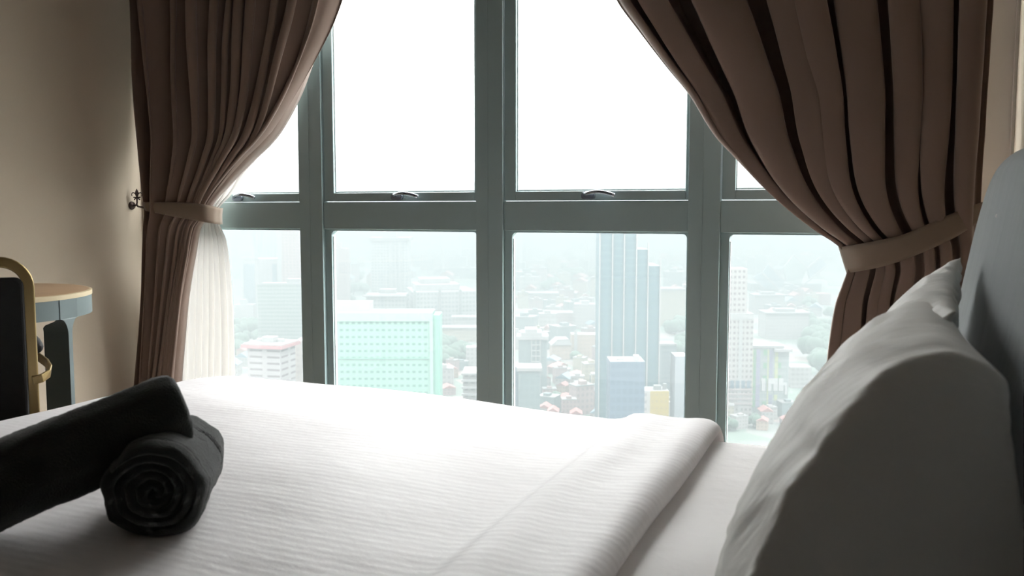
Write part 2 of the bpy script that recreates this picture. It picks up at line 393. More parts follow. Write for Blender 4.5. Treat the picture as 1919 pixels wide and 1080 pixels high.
for s in (1, -1):
    P = [(0, .004), (s*.006, .016), (s*.012, .022), (s*.018, .020), (s*.019, .013), (s*.015, .010), (s*.021, .010), (s*.022, .019), (s*.016, .027), (s*.008, .025), (s*.002, .016)]
    leaf(P if s < 0 else P[::-1], .007, Mx)
leaf([(-.014, .002), (.014, .002), (.014, .007), (-.014, .007)][::-1], .010, Mx)
for s in (1, -1): leaf([(0, .002), (s*.010, -.008), (s*.013, -.004), (s*.006, .003)] if s > 0 else [(0, .002), (s*.006, .003), (s*.013, -.004), (s*.010, -.008)], .007, Mx)
m.build('finial', M_iron, hk, bevel=.001)

# ------------------------------------------------------------------ bed
ZD, ZS = .54, .514                                       # duvet top, sheet top
bed = empty('bed', (-.8, 1.0, 0)); tag(bed, 'bed with a grey upholstered headboard by the right wall', 'bed')
m = MB(); m.box((-1.70, .06, .08), (.14, 1.93, .27)); m.build('bed_base', M_head, bed, bevel=.015)
for x in (-1.6, .02):
    for y in (.16, 1.83):
        m = MB(); m.lathe([(0, 0), (.025, 0), (.032, .08), (0, .08)], c=(x, y, 0), n=20); m.build('leg', M_darkwood, bed, smooth=True)
# headboard: padded slab with rounded corners, leaning back a little
HY0, HY1, HZ0, HZ1, HR = -.05, 2.015, .10, 1.115, .18
def hb_ring(inset):
    w, h, r = (HY1-HY0) - 2*inset, (HZ1-HZ0) - 2*inset, max(.02, HR - inset)
    return [((HY0+HY1)/2 + a, (HZ0+HZ1)/2 + b) for a, b in rrect(w, h, r, 10)]
m = MB(); rings = []
xf = lambda z: .143 + .17 * (z - .8)
rings.append([(.338, y, z) for y, z in hb_ring(.0)])
rings.append([(xf(z) + .06, y, z) for y, z in hb_ring(.0)])
for k in range(1, 9):
    a = PI/2*k/8; rings.append([(xf(z) + .06*(1-math.sin(a)), y, z) for y, z in hb_ring(.06*(1-math.cos(a)))])
idx = [[m.vert(p) for p in r] for r in rings]; n = len(idx[0])
for A, B in zip(idx, idx[1:]):
    for i in range(n): m.face((A[i], A[(i+1) % n], B[(i+1) % n], B[i]))
m.face(idx[-1]); m.face(idx[0][::-1])
hb = m.build('headboard', M_head, bed, auto=.9)
b0 = at(1893, 405, x=.195)
for dy, dz in ((0, 0), (-.45, 0), (-.9, 0), (-1.35, 0)):
    m = MB(); m.lathe([(0, .003), (.0022, .002), (.003, 0)], M=Matrix.Translation((xf(b0.z+dz) + .001, b0.y + dy, b0.z + dz)) @ Matrix.Rotation(-PI/2, 4, 'Y'), n=16)
    m.build('button', M_pier, hb, smooth=True)  # white colour stands in for a small glint on the button
# mattress with fitted sheet
def soft_drape(x, y, z, xin, yin, y0in, rc, R):
    a = max(0, xin - x) if xin is not None else 0
    b = max(0, y - yin); s = 1
    if y < y0in: b = y0in - y; s = -1
    r = math.hypot(a, b)
    if r < 1e-6: return Vector((x, y, z))
    q = r - (rc - R)
    if q <= 0: return Vector((x, y, z))
    if q < R*PI/2: h = rc - R + R*math.sin(q/R); d = R*(1-math.cos(q/R))
    else: h = rc; d = R + q - R*PI/2
    ux, uy = a / r, b / r
    bx = x + a; by = y - s*b
    return Vector((bx - ux*h, by + s*uy*h, z - d))
m = MB()
def fs(u, v):
    x = lerp(-1.72 - .3, .135, u); y = lerp(.06 - .28, 1.945 + .28, v)
    z = ZS + .0015 * noise.noise(Vector((x*5, y*5, 2)))
    return soft_drape(x, y, z, -1.60, 1.945-.12 + .07*smooth((-.5-x)/1), .18, .12, .05)
m.grid(90, 90, fs)
mt = m.build('mattress', M_sheet, smooth=True, solid=.004); tag(mt, 'mattress in a white fitted sheet, bared between the turned back duvet and pillows', 'mattress')
m = MB(); m.box((-1.68, .10, .272), (.13, 1.90, ZS-.012)); m.build('mattress_core', M_sheet, mt, bevel=.03, seg=4)
# duvet
DP = [(-2.15, 0)]
def yedge(x): return 1.985 + .10 * smooth((-.45 - x) / .85) - .02 * smooth((-.2 - x) / .2) * 0
prof = []
xx = -2.22
while xx < -.56: prof.append((xx, ZD)); xx += .016
for x, z in ((-.55, .540), (-.53, .5405), (-.515, .542), (-.503, .546), (-.495, .551), (-.485, .5555), (-.47, .558), (-.45, .559), (-.43, .558), (-.41, .5565), (-.39, .556), (-.37, .5575), (-.35, .559), (-.335, .5585), (-.32, .556), (-.309, .551), (-.302, .544), (-.299, .536), (-.301, .528), (-.307, .522), (-.318, .5195), (-.335, .519), (-.36, .519)): prof.append((x, z))
m = MB(); NY = 230
def fd(u, v):
    i = u * (len(prof) - 1); k = min(int(i), len(prof) - 2); x, z = prof[int(round(i))]
    ye = yedge(x); y = lerp(-.32, ye + .32, v)
    t = smooth((x + 1.0) / .6)
    nz = noise.noise(Vector((x*2.2, y*2.2, 4))) * .006 + noise.noise(Vector((x*7, y*5, 9))) * .0016
    if x > -.56:
        wv = noise.noise(Vector((3, y*2.0, 1))) ; x += .007 * wv
        z += .004 * noise.noise(Vector((x*20, y*3, 7)))
        nz *= .3 if z > .53 else 0
        if z < .53: z = max(z, .5185)
    puff = .010 * smooth((1.9 - abs(y - .95)*2)/.5) * (1 if x < -.6 else 0) * smooth((-.6 - x)/.3)
    return soft_drape(x, y, z + nz + puff, -1.80 + .17, ye - .17, .18, .17, .075)
m.grid(len(prof) - 1, NY, fd)
dv = m.build('duvet', M_duvet, smooth=True); tag(dv, 'smooth white sateen duvet spread over the bed with its top edge folded back', 'duvet')

# pillows
def pillow(name, c, lean, L, W, Tf, Tb, yaw=0, seed=0, roll=0, wr=.006, boxy=0, tilt=0):
    """lying on its back edge: u along the bed's width, v up the slope, n off the face"""
    vd = Vector((math.cos(lean), 0, math.sin(lean))); ud = Vector((0, 1, 0)); nd = Vector((-math.sin(lean), 0, math.cos(lean)))
    Rm = Matrix.Rotation(yaw, 3, 'Z') @ Matrix.Rotation(roll, 3, 'X')
    vd, ud, nd = Rm @ vd, Rm @ ud, Rm @ nd
    Rt = Matrix.Rotation(tilt, 3, nd); vd, ud = Rt @ vd, Rt @ ud
    m = MB(); N = 96
    def sur(sgn):
        def fn(a, b):
            u, v = a*2-1, b*2-1
            u = math.copysign(abs(u)**.85, u) if u else 0; v = math.copysign(abs(v)**.85, v) if v else 0
            X = L/2 * u * (1 - .05 * (1 - v*v)); Y = W/2 * v * (1 - .07 * (1 - u*u))
            e = (max(0, (1-u*u)) ** .42 if (u > 0 or not boxy) else max(0, 1-abs(u)**2.2) ** .5 * (1 - .22*u)) * max(0, (1-v*v)) ** .42
            T = (Tf if sgn > 0 else Tb) * e
            edge = 1 - min(1-abs(u), 1-abs(v))
            w = wr * edge**2 * e**.5
            T += w * (math.sin(u*23 + 5*noise.noise(Vector((u*3, v*2, seed)))) + .7*math.sin(v*19 + 6*noise.noise(Vector((u*2, v*3, seed+5))))) * .6
            T += .010 * e * noise.noise(Vector((u*2.2, v*2.2, seed+9)))
            T += .0042 * e * math.sin(L*u*150 + 3*noise.noise(Vector((u*3, v*3, seed+2)))) * (.5+noise.noise(Vector((u*2, v*2, seed+7))))
            p = Vector(c) + ud*X + vd*Y + nd*(sgn*T)
            if boxy: p += Vector((.07, .05, -.85)) * max(0, -u - .42 - .30*(1 - v))**1.25
            p.z = max(p.z, ZS + .004 + .003*(sgn > 0))
            return p
        return fn
    m.grid(N, N, sur(1)); i0 = len(m.v); m.grid(N, N, lambda a, b: sur(-1)(1-a, b))
    o = m.build(name, M_pillow, smooth=True)
    import bmesh
    bm = bmesh.new(); bm.from_mesh(o.data); bmesh.ops.remove_doubles(bm, verts=bm.verts, dist=.0004); bm.normal_update(); bm.to_mesh(o.data); bm.free()
    for p in o.data.polygons: p.use_smooth = True
    # piped seam round the edge
    return o
pA = pillow('pillow', (-.010, 1.50, .705), math.radians(58), .54, .46, .06, .045, yaw=math.radians(-2), wr=.009, seed=3, tilt=math.radians(-5))
tag(pA, 'white pillow with a pointed corner propped against the headboard behind the larger pillow', 'pillow', 'white bed pillows')
pB = pillow('pillow', (-.008, 1.06, .694), math.radians(60), .90, .42, .105, .04, yaw=math.radians(1.5), seed=12, wr=.010, boxy=1)
tag(pB, 'large white pillow in the foreground, half in shade, leaning on the other pillow', 'pillow', 'white bed pillows')

# ------------------------------------------------------------------ rolled towels
def towel(name, P0, P1, R, squash, turns, grooves=(), seed=0, rot0=0):
    """a towel rolled up between P0 and P1: a real spiral of cloth"""
    P0, P1 = Vector(P0), Vector(P1); ax = (P1 - P0).normalized(); L = (P1 - P0).length
    side = ax.cross(Vector((0, 0, 1))).normalized(); up = side.cross(ax)
    m = MB(); th = R / (turns + .35); steps = int(turns * 56); rings = []; NA = 64
    for i in range(steps + 1):
        a = i / 56 * 2*PI
        rc = th * (.35 + a/(2*PI)) * 1.0
        tail = smooth((i - steps + 9) / 9)
        rc -= th * .35 * tail
        outer = (turns - i/56) < 1.02
        inset = .004*math.sin(a*.8 + seed) + .010 * (1 - i/steps)
        ring = []
        hl = L/2 - inset; T = th * .50 * (1 - .8*tail)
        prof = []
        for k in range(NA + 1):
            s = -hl + 2*hl*k/NA; prof.append((s, 1))
        for k in range(NA, -1, -1):
            s = -hl + 2*hl*k/NA; prof.append((s, -1))
        for s, sg in prof:
            e = min(1, (hl - abs(s)) / (T*1.2)); rd = math.sqrt(max(0, 1-(1-e)**2)) if e < 1 else 1
            r = rc + sg * T * max(rd, .05)
            if outer and sg > 0:
                for g0, gw, gd in grooves:
                    q = abs(s/L + .5 - g0) / gw
                    if q < 1: r -= gd * (1 - q*q)
            n = noise.noise(Vector((a*1.5*rc/.02, s*30, seed))) * .0016 + noise.noise(Vector((math.cos(a)*rc*260, math.sin(a)*rc*260, s*260))) * .0011
            big = noise.noise(Vector((math.cos(a)*2, math.sin(a)*2, s*7 + seed*3))) * .009 * (rc/R)
            r += (n + big) * (1 if sg > 0 else .3)
            A = a + rot0
            r *= 1 - .10 * max(0, (abs(s) - hl + .03) / .03)**2
            dx, dz = math.cos(A)*r, math.sin(A)*r
            dz *= squash; dx *= 2 - squash if squash < 1 else 1
            p = (P0 + P1)/2 + ax*s + side*dx + up*dz
            ring.append(p)
        rings.append(ring)
    m.loft(rings, closed=True, caps=True)
    return m.build(name, M_towel, smooth=True)
RL = .070
t1 = towel('rolled_towel', at(283, 928, depth=1.235) , at(337, 850, depth=1.47), RL, .96, 4.6, grooves=((.62, .012, .005), (.66, .006, .002), (.10, .01, .0025)), seed=1, rot0=-1.2)
tag(t1, 'charcoal rolled towel on the duvet with its coiled end facing forward, under the other', 'towel', 'rolled charcoal towels')
t2 = towel('rolled_towel', at(-70, 945, depth=1.22), at(343, 768, depth=1.36), .0625, .98, 4.4, seed=4, rot0=2.0)
tag(t2, 'charcoal rolled towel resting aslant on top of the other rolled towel', 'towel', 'rolled charcoal towels')

# ------------------------------------------------------------------ round table
TC = at(-60, 552, depth=2.78); TR = .345
tx, ty, tz = TC.x, TC.y, at(60, 550, depth=2.75).z
tb_ = empty('side_table', (tx, ty, 0)); tag(tb_, 'round side table with light wood top and grey-green rim against the left wall', 'table')
m = MB(); m.lathe([(0, tz-.006), (TR-.004, tz-.006), (TR-.004, tz), (TR-.010, tz+.002), (0, tz+.002)], c=(tx, ty, 0), n=96); m.build('table_top', M_wood, tb_, auto=.5)
m = MB(); m.lathe([(TR-.006, tz-.014), (TR+.001, tz-.014), (TR+.001, tz-.001), (TR-.005, tz+.0015), (TR-.010, tz+.001)], c=(tx, ty, 0), n=96); m.build('pale_rim', M_ply, tb_, auto=.5)
AP = .058
m = MB(); m.lathe([(TR-.022, tz-.006), (TR-.022, tz-.014-AP), (TR-.001, tz-.014-AP), (TR-.001, tz-.014)], c=(tx, ty, 0), n=96); m.build('apron', M_tmetal, tb_, auto=.5)
def table_leg(ang):
    """bent leg: a head plate let into the apron, flaring with fillets into a narrow upright"""
    m = MB(); zb = tz - .014 - AP
    def pt(s, z, r): a = ang + s / TR; return (tx + r*math.cos(a), ty + r*math.sin(a), z)
    def half(z):
        top = tz - .014
        if z >= zb: return .040
        q = (zb - z) / .05
        return .040 - .031 * math.sqrt(max(0, 1 - (1-min(1, q))**2)) if q < 1 else .009
    zs = [tz-.014, zb+.001] + [zb - .05*(1-math.cos(PI/2*k/8)) for k in range(9)] + [zb-.3, .0]
    rings = []
    for z in zs:
        h = half(z); taper = 1
        ri = TR - (.085 if z < zb - .03 else (.024 + .061*smooth((zb - z)/.03)))
        rings.append([pt(-h, z, TR+.0012), pt(h, z, TR+.0012), pt(h, z, ri), pt(-h, z, ri)])
    m.loft(rings)
    m.build('leg', M_tmetal, tb_, bevel=.0015)
lp = at(130, 600, depth=2.6)
def ang_for(px):
    best = None
    for k in range(-180, 180):
        a = math.radians(k/2); p = Vector((tx + TR*math.cos(a), ty + TR*math.sin(a), tz-.1)) - CAM
        x = 959.5 + F * p.dot(RT) / p.dot(FW)
        if p.dot(FW) < (TC - CAM).dot(FW) and (best is None or abs(x - px) < best[0]): best = (abs(x - px), a)
    return best[1]
A0 = ang_for(131)
for k in range(3): table_leg(A0 + k*2*PI/3)

# ------------------------------------------------------------------ chair
CO = at(-75, 560, depth=2.14); CO.z = 0
ch = empty('armchair', CO); tag(ch, 'black upholstered armchair with a rounded brass frame drawn up to the side table', 'chair')
# local axes: side = along the back towards the window, fwd = towards the table
CT = YAW + .50
sd = Vector((math.cos(CT), math.sin(CT), 0)); fwv = Vector((-sd.y, sd.x, 0))
def C(a, b, z): return CO + sd*a + fwv*b + Vector((0, 0, z))
ztop = at(30, 493, depth=2.14).z; HW = (at(55, 560, depth=2.14) - at(-75, 560, depth=2.14)).dot(sd)
path = [C(HW, .02, 0), C(HW, .01, .45)]; R = .062
for k in range(9): a = PI/2*k/8; path.append(C(HW - R + R*math.cos(a), 0, ztop - R + R*math.sin(a)))
for k in range(9): a = PI/2 + PI/2*k/8; path.append(C(-HW + R + R*math.cos(a), 0, ztop - R + R*math.sin(a)))
path += [C(-HW, .01, .45), C(-HW, .02, 0)]
m = MB(); m.tube(path, 0, sec=rrect(.026, .017, .004, 3), up=fwv)
m.build('back_frame', M_brass, ch, smooth=False, bevel=0)
zp = at(30, 523, depth=2.14).z
m = MB(); m.prism(rrect(2*HW - .020, zp - .40, .02, 4), -.018, .012, M=Matrix.Translation(CO + Vector((0, 0, (zp + .40)/2)) + fwv*.003) @ Matrix(((sd.x, fwv.x, 0, 0), (sd.y, fwv.y, 0, 0), (0, 0, 1, 0), (0, 0, 0, 1))), axis='y')
m.build('backrest', M_black, ch, bevel=.008, seg=3)
m = MB(); Ms = Matrix.Translation(CO) @ Matrix(((sd.x, fwv.x, 0, 0), (sd.y, fwv.y, 0, 0), (0, 0, 1, 0), (0, 0, 0, 1)))
m.prism(rrect(2*HW - .03, .42, .05, 6), .39, .46, M=Ms @ Matrix.Translation((0, .22, 0))); m.build('seat', M_black, ch, bevel=.02, seg=4)
for s in (1, -1):
    zt = at(70, 690, depth=2.25).z; path = [C(s*HW, .0, zt - .03), C(s*(HW+.035), .02, zt - .024)]
    path = [C(s*HW, -.004, zt-.026), C(s*(HW+.020), -.002, zt-.022), C(s*(HW+.036), .015, zt-.015), C(s*(HW+.040), .05, zt-.008), C(s*(HW+.034), .10, zt+.0), C(s*(HW+.018), .17, zt+.006), C(s*(HW+.004), .26, zt+.008), C(s*HW, .34, zt+.0), C(s*HW, .38, zt-.03), C(s*HW, .39, .45), C(s*HW, .40, .2), C(s*HW, .40, 0)]
    m = MB(); m.tube(path, 0, sec=rrect(.008, .022, .003, 3), up=(0, 0, 1) if False else fwv.cross(sd)*-1 + sd*.15)
    m.build('arm', M_brass, ch)
    m = MB(); m.tube([C(s*(HW+.012), .13, zt+.034), C(s*(HW+.012), .15, zt+.036), C(s*(HW+.006), .24, zt+.038), C(s*HW, .33, zt+.034), C(s*HW, .35, zt+.032)], [.012, .018, .019, .018, .012], n=14)
    m.build('arm_pad', M_black, ch, smooth=True)

# ------------------------------------------------------------------ the city far below
GZ = -112.0
def fac(name, wall, win, pu, pv, wu, wv, off=(0, 0), rough=.7):
    """facade with a grid of windows, in metres on the UVs"""
    m = bpy.data.materials.new(name); m.use_nodes = True; t = m.node_tree; N = t.nodes; L = t.links
    b = N['Principled BSDF']; b.inputs['Roughness'].default_value = rough; b.inputs['Specular IOR Level'].default_value = .2
    uv = N.new('ShaderNodeUVMap'); sp = N.new('ShaderNodeSeparateXYZ'); L.new(uv.outputs[0], sp.inputs[0])
    def M(op, a, bb, c=None):
        n = N.new('ShaderNodeMath'); n.operation = op
        for i, q in enumerate((a, bb, c)):
            if q is None: continue
            if isinstance(q, (int, float)): n.inputs[i].default_value = q
            else: L.new(q, n.inputs[i])
        return n.outputs[0]
    def mask(o, per, frac, of):
        x = M('FRACT', M('ADD', M('DIVIDE', o, per), of + 100.0), 0)
        return M('LESS_THAN', M('ABSOLUTE', M('SUBTRACT', x, .5), 0), frac / 2)
    k = M('MULTIPLY', mask(sp.outputs[0], pu, wu, off[0]), mask(sp.outputs[1], pv, wv, off[1]))
    mx = N.new('ShaderNodeMix'); mx.data_type = 'RGBA'; mx.inputs[6].default_value = (*wall, 1); mx.inputs[7].default_value = (*win, 1)
    L.new(k, mx.inputs[0]); L.new(mx.outputs[2], b.inputs['Base Color']); return m
K = .112                                                  # general darkness of the materials against the bright sky
def c_(r, g, b_, k=1): return (r*K*k, g*K*k, b_*K*k)
M_roofw = mat('pale_roof', c_(.85, .85, .85), .8); M_roofg = mat('grey_roof', c_(.6, .64, .64), .8); M_roofr = mat('red_tile_roof', c_(1.1, .45, .42), .8)
M_roofb = mat('blue_roof', c_(.45, .75, .95), .7); M_white = mat('white_concrete', c_(1.12, 1.12, 1.12), .8)
M_tree = mat('tree_leaves', c_(.16, .34, .22), .9, var=(.25, .35)); M_grass = mat('city_ground', c_(.62, .72, .66), .9, var=(.012, .35))
M_hill = mat('forest_hill', c_(.25, .48, .38), .9, var=(.02, .3))
M_patch = bpy.data.materials.new('city_patchwork'); M_patch.use_nodes = True
_t = M_patch.node_tree; _N = _t.nodes; _L = _t.links; _co = _N.new('ShaderNodeTexCoord')
_v = _N.new('ShaderNodeTexVoronoi'); _v.inputs['Scale'].default_value = .045; _L.new(_co.outputs['Object'], _v.inputs['Vector'])
_n = _N.new('ShaderNodeTexNoise'); _n.inputs['Scale'].default_value = .006; _n.inputs['Detail'].default_value = 6; _L.new(_co.outputs['Object'], _n.inputs['Vector'])
_s = _N.new('ShaderNodeSeparateColor'); _L.new(_v.outputs['Color'], _s.inputs[0])
_r = _N.new('ShaderNodeValToRGB'); _L.new(_s.outputs[0], _r.inputs[0]); _e = _r.color_ramp.elements
_e[0].color = (*c_(.45, .62, .5), 1); _e[1].color = (*c_(1.2, 1.15, 1.1), 1); _q = _e.new(.45); _q.color = (*c_(.7, .72, .68), 1); _q = _e.new(.7); _q.color = (*c_(1.0, .78, .72), 1)
_r.color_ramp.interpolation = 'CONSTANT'
_g = _N.new('ShaderNodeMapRange'); _g.inputs['From Min'].default_value = .48; _g.inputs['From Max'].default_value = .56; _L.new(_n.outputs['Fac'], _g.inputs['Value'])
_m = _N.new('ShaderNodeMix'); _m.data_type = 'RGBA'; _m.inputs[7].default_value = (*c_(.30, .5, .38), 1); _L.new(_g.outputs[0], _m.inputs[0]); _L.new(_r.outputs[0], _m.inputs[6])
_L.new(_m.outputs[2], _N['Principled BSDF'].inputs['Base Color']); _N['Principled BSDF'].inputs['Roughness'].default_value = .9
gm = MB(); gm.box((-2600, 15, GZ - 4), (2600, 5200, GZ)); g_ = gm.build('city_ground', M_patch); struct(g_)

def frame_at(px, depth, rot=0):
    p = at(px, 395, depth=depth); a = YAW + math.radians(rot)
    return Matrix.Translation((p.x, p.y, 0)) @ Matrix.Rotation(a, 4, 'Z')
def ztop(py, px, depth): return at(px, py, depth=depth).z
def bld(x0, x1, yt, depth, dep, wallm, roofm, label, cat='building', name='building', rot=0, group=None):
    """a building whose front fills x0..x1 with its roof line at yt, at a depth; returns its Empty and frame"""
    xc = (x0 + x1) / 2; w_ = (x1 - x0) / F * depth; M = frame_at(xc, depth, rot); z = ztop(yt, xc, depth)
    root = empty(name, (M.translation.x, M.translation.y, GZ)); tag(root, label, cat, group)
    m = MB(); m.facade_box(w_, dep, GZ, z, M); m.build('walls', [wallm, roofm], root)
    return root, M, w_, z
def part(root, name, mt_, boxes, M):
    m = MB()
    for lo, hi in boxes: m.box(lo, hi, M)
    return m.build(name, mt_, root)

# -- first pane from the left
F1 = fac('pale_stripes', c_(1.15, 1.2, 1.2), c_(.8, .9, .92), 5, 400, .4, 1)
r, M, w_, z = bld(432, 478, 418, 1500, 30, F1, M_roofw, 'faint pale high-rise slab at the far left of the skyline, half behind the voile', name='apartment_tower')
r, M, w_, z = bld(480, 516, 424, 1400, 30, F1, M_roofw, 'faint striped high-rise just left of the pink tower', name='apartment_tower')
FP = fac('pink_grid', c_(1.3, .9, .88), c_(.75, .55, .58), 3.6, 3.0, .45, .45)
r, M, w_, z = bld(519, 572, 415, 900, 26, FP, M_roofw, 'tall pink apartment tower with rows of small windows, left of the first mullion', name='apartment_tower')
part(r, 'pale_stripe', M_white, [((-w_/2-.3, -.5, GZ), (-w_/2+3.5, 0, z))], M)
FW1 = fac('white_tower_grid', c_(1.3, 1.25, 1.27), c_(1.05, 1.0, 1.03), 4, 3.2, .4, .5)
FB1 = fac('blue_glass', c_(.55, .75, .92), c_(.5, .7, .88), 2, 3.2, .8, .7, rough=.4)
r, M, w_, z = bld(450, 519, 486, 920, 30, FW1, M_roofw, 'white tower with tall blue glass strip, left part of the leftmost view', name='office_tower')
part(r, 'glass_strip', FB1, [((-w_/2+2, -.8, GZ), (-w_/2+13.5, 0, z-5))], M)
part(r, 'glass_strip', FB1, [((w_/2-6, -.8, GZ), (w_/2-1.5, 0, z-5))], M)
part(r, 'parapet', M_white, [((-w_/2-1, -1.2, z), (-w_/2+17, 1, z+1.8)), ((-w_/2-1, -1.2, z-30), (-w_/2+1.6, -.8, z))], M)
FG1 = fac('greygreen_grid', c_(.9, 1.0, .95), c_(.55, .70, .66), 2.6, 3.1, .75, .5)
r, M, w_, z = bld(478, 574, 534, 740, 22, FG1, M_roofg, 'wide grey-green office block with rows of windows below the pink tower', name='office_block')
part(r, 'parapet', M_white, [((-w_/2-.5, -.5, z), (w_/2+.5, .3, z+1.2))], M); part(r, 'rooftop_room', M_roofw, [((2, 6, z), (16, 14, z+4))], M)
r, M, w_, z = bld(434, 470, 573, 880, 14, FW1, M_roofw, 'small white building beside trees at the edge of the voile', name='building')
part(r, 'rooftop_room', M_white, [((-4, 2, z), (2, 7, z+5))], M)
FR1 = fac('white_ribbon', c_(1.35, 1.25, 1.28), c_(.6, .5, .52), 9, 3.0, .72, .32)
r, M, w_, z = bld(453, 522, 655, 420, 15, FR1, M_roofw, 'white block with a red-edged flat roof and ribbon windows, bottom of the leftmost view', rot=-14, name='office_block')
part(r, 'roof_edge', mat('red_fascia', c_(1.35, .55, .6), .7), [((-w_/2-2, -2.2, z-.3), (w_/2+2, 17, z+1.3))], M)
part(r, 'roof_slab', M_roofw, [((-w_/2-1.6, -1.8, z+1.31), (w_/2+1.6, 16.6, z+1.8))], M)
part(r, 'rooftop_room', M_white, [((-3, 4, z+1.8), (3, 9, z+4.4)), ((4, 6, z+1.8), (7, 8, z+3.4)), ((-7, 6, z+1.8), (-4.5, 8, z+3.2))], M)
FBG = fac('beige_grid', c_(1.25, 1.05, .98), c_(1.0, .85, .8), 2.6, 3, .5, .45)
r, M, w_, z = bld(548, 575, 642, 470, 14, FBG, M_roofw, 'beige block right of the red-edged white block', name='building')
# -- second pane
r, M, w_, z = bld(612, 648, 466, 1058, 22, FP, M_roofw, 'pink high-rise at the left edge of the second view', name='apartment_tower')
part(r, 'crown', FP, [((-6, 2, z), (4, 10, z+7))], M)
FC = fac('tower_bands', c_(1.2, 1.25, 1.25), c_(.62, .72, .72), 3.4, 3.3, .55, .5)
r, M, w_, z = bld(694, 763, 450, 1000, 34, FC, M_roofw, 'pale tower with a flared rim and a rooftop lift room, centre of the second view', name='office_tower')
part(r, 'roof_rim', M_roofg, [((-w_/2-2.5, -2, z-1.5), (w_/2+2.5, 36, z+2.5))], M)
part(r, 'rooftop_room', M_roofw, [((-8, 8, z+2.5), (7, 24, z+9)), ((-5, 12, z+9), (4, 20, z+12))], M)
part(r, 'pilaster', M_white, [((a, -1.2, GZ), (a+1.6, 0, z-1.5)) for a in (1,)], M)
for a in (6, 11): part(r, 'pilaster', M_white, [((a, -1.2, GZ), (a+1.8, 0, z-1.5))], M)
FS = fac('vertical_stripes', c_(1.2, 1.25, 1.25), c_(.95, 1.05, 1.07), 6, 500, .45, 1)
for x0, x1, yt, lb in ((800, 826, 424, 'far striped high-rise, left one of the hazy pair'), (832, 862, 420, 'far striped high-rise, right one of the hazy pair')):
    r, M, w_, z = bld(x0, x1, yt, 1600, 30, FS, M_roofw, lb + ' behind the white complex', name='apartment_tower')
r, M, w_, z = bld(856, 900, 466, 1650, 30, FW1, M_roofw, 'white boxy block with a mauve panel at the right of the second view', name='office_block')
part(r, 'mauve_panel', mat('mauve_panel', c_(.85, .75, 1.0), .7), [((4, -1, z-22), (14, 0, z-8))], M); part(r, 'rooftop_room', M_roofw, [((0, 5, z), (12, 15, z+7))], M)
FWC = fac('complex_bands', c_(1.2, 1.23, 1.23), c_(.6, .68, .68), 3.4, 4.2, .6, .45)
r, M, w_, z = bld(772, 892, 548, 870, 60, FWC, M_roofw, 'long white complex with stepped roofs and rows of windows above the green building', rot=12, name='civic_building')
part(r, 'upper_storey', M_white, [((-w_/2+4, 12, z), (w_/2-14, 50, z+6)), ((-w_/2+10, 22, z+6), (w_/2-22, 48, z+11))], M)
for a in (-w_/2+.5, -6, 14): part(r, 'stair_tower', M_roofg, [((a, -2, GZ), (a+2.4, 0, z+2))], M)
r, M, w_, z = bld(684, 760, 553, 860, 18, FWC, M_roofw, 'white mid-rise with a canopy, directly behind the green roof', name='office_block')
part(r, 'canopy', M_white, [((-w_/2-3, -5, z-2), (w_/2, 0, z-.6))], M); part(r, 'rooftop_room', M_roofw, [((-8, 8, z), (8, 20, z+4))], M)
FGR = fac('green_netting', c_(.80, 1.36, 1.16), c_(.40, .82, .68), 2.35, 2.75, .55, .32)
r, M, w_, z = bld(596, 808, 588, 350, 13, FGR, mat('green_pale_roof', c_(1.25, 1.4, 1.3), .8), 'large building wrapped in pale green netting with rows of windows', name='netted_building')
M_gp = mat('green_band', c_(.95, 1.45, 1.25), .8); M_gs = mat('green_side', c_(.55, 1.25, 1.0), .8)
part(r, 'roof_band', M_gp, [((-w_/2-.3, -.5, z-3.4), (w_/2+.3, 0, z))], M)
part(r, 'corner_strip', M_gp, [((w_/2-.9, -.6, GZ), (w_/2+.4, 0, z))], M)
part(r, 'side_netting', M_gs, [((w_/2+.4, .2, GZ), (w_/2+3.0, 12.5, z-1))], M)
part(r, 'penthouse', M_white, [((-w_/2, 4, z), (-w_/2+19, 12, z+3.6))], M)
part(r, 'floor_ledge', M_gs, [((-w_/2, -.45, z-18.2), (w_/2-1, 0, z-17.8))], M)
FWs = fac('white_small', c_(1.3, 1.25, 1.22), c_(.9, .85, .85), 3, 3.1, .55, .4)
FPk = fac('pinkish_small', c_(1.2, .9, .88), c_(.85, .65, .68), 3, 3.1, .5, .45)
FOr = fac('peach_small', c_(1.4, 1.05, .82), c_(1.0, .75, .62), 3, 3.1, .5, .4)
FYl = fac('cream_small', c_(1.35, 1.22, .92), c_(.95, .88, .72), 3, 3.1, .5, .4)
r, M, w_, z = bld(846, 900, 598, 840, 18, FWs, M_roofw, 'white low block above the round tree in the second view'); part(r, 'roof_slab', M_roofw, [((-w_/2-1, -1.5, z), (w_/2+1, 18, z+.9))], M)
r, M, w_, z = bld(826, 900, 618, 775, 16, FYl, M_roofw, 'long cream block just above the round tree'); part(r, 'roof_slab', M_roofw, [((-w_/2-1, -1.5, z), (w_/2+1, 16, z+.9))], M)
r, M, w_, z = bld(866, 902, 702, 400, 14, FWs, M_roofw, 'white apartment block with balconies at the lower right of the second view', name='apartment_block')
for k in range(4): part(r, 'balcony', M_white, [((-w_/2-.6, -1.4, z-1.2-3.1*k), (w_/2+.3, 0, z-.3-3.1*k))], M)
r, M, w_, z = bld(872, 902, 655, 640, 12, FWs, M_roofw, 'narrow white block right of the round tree', name='building')
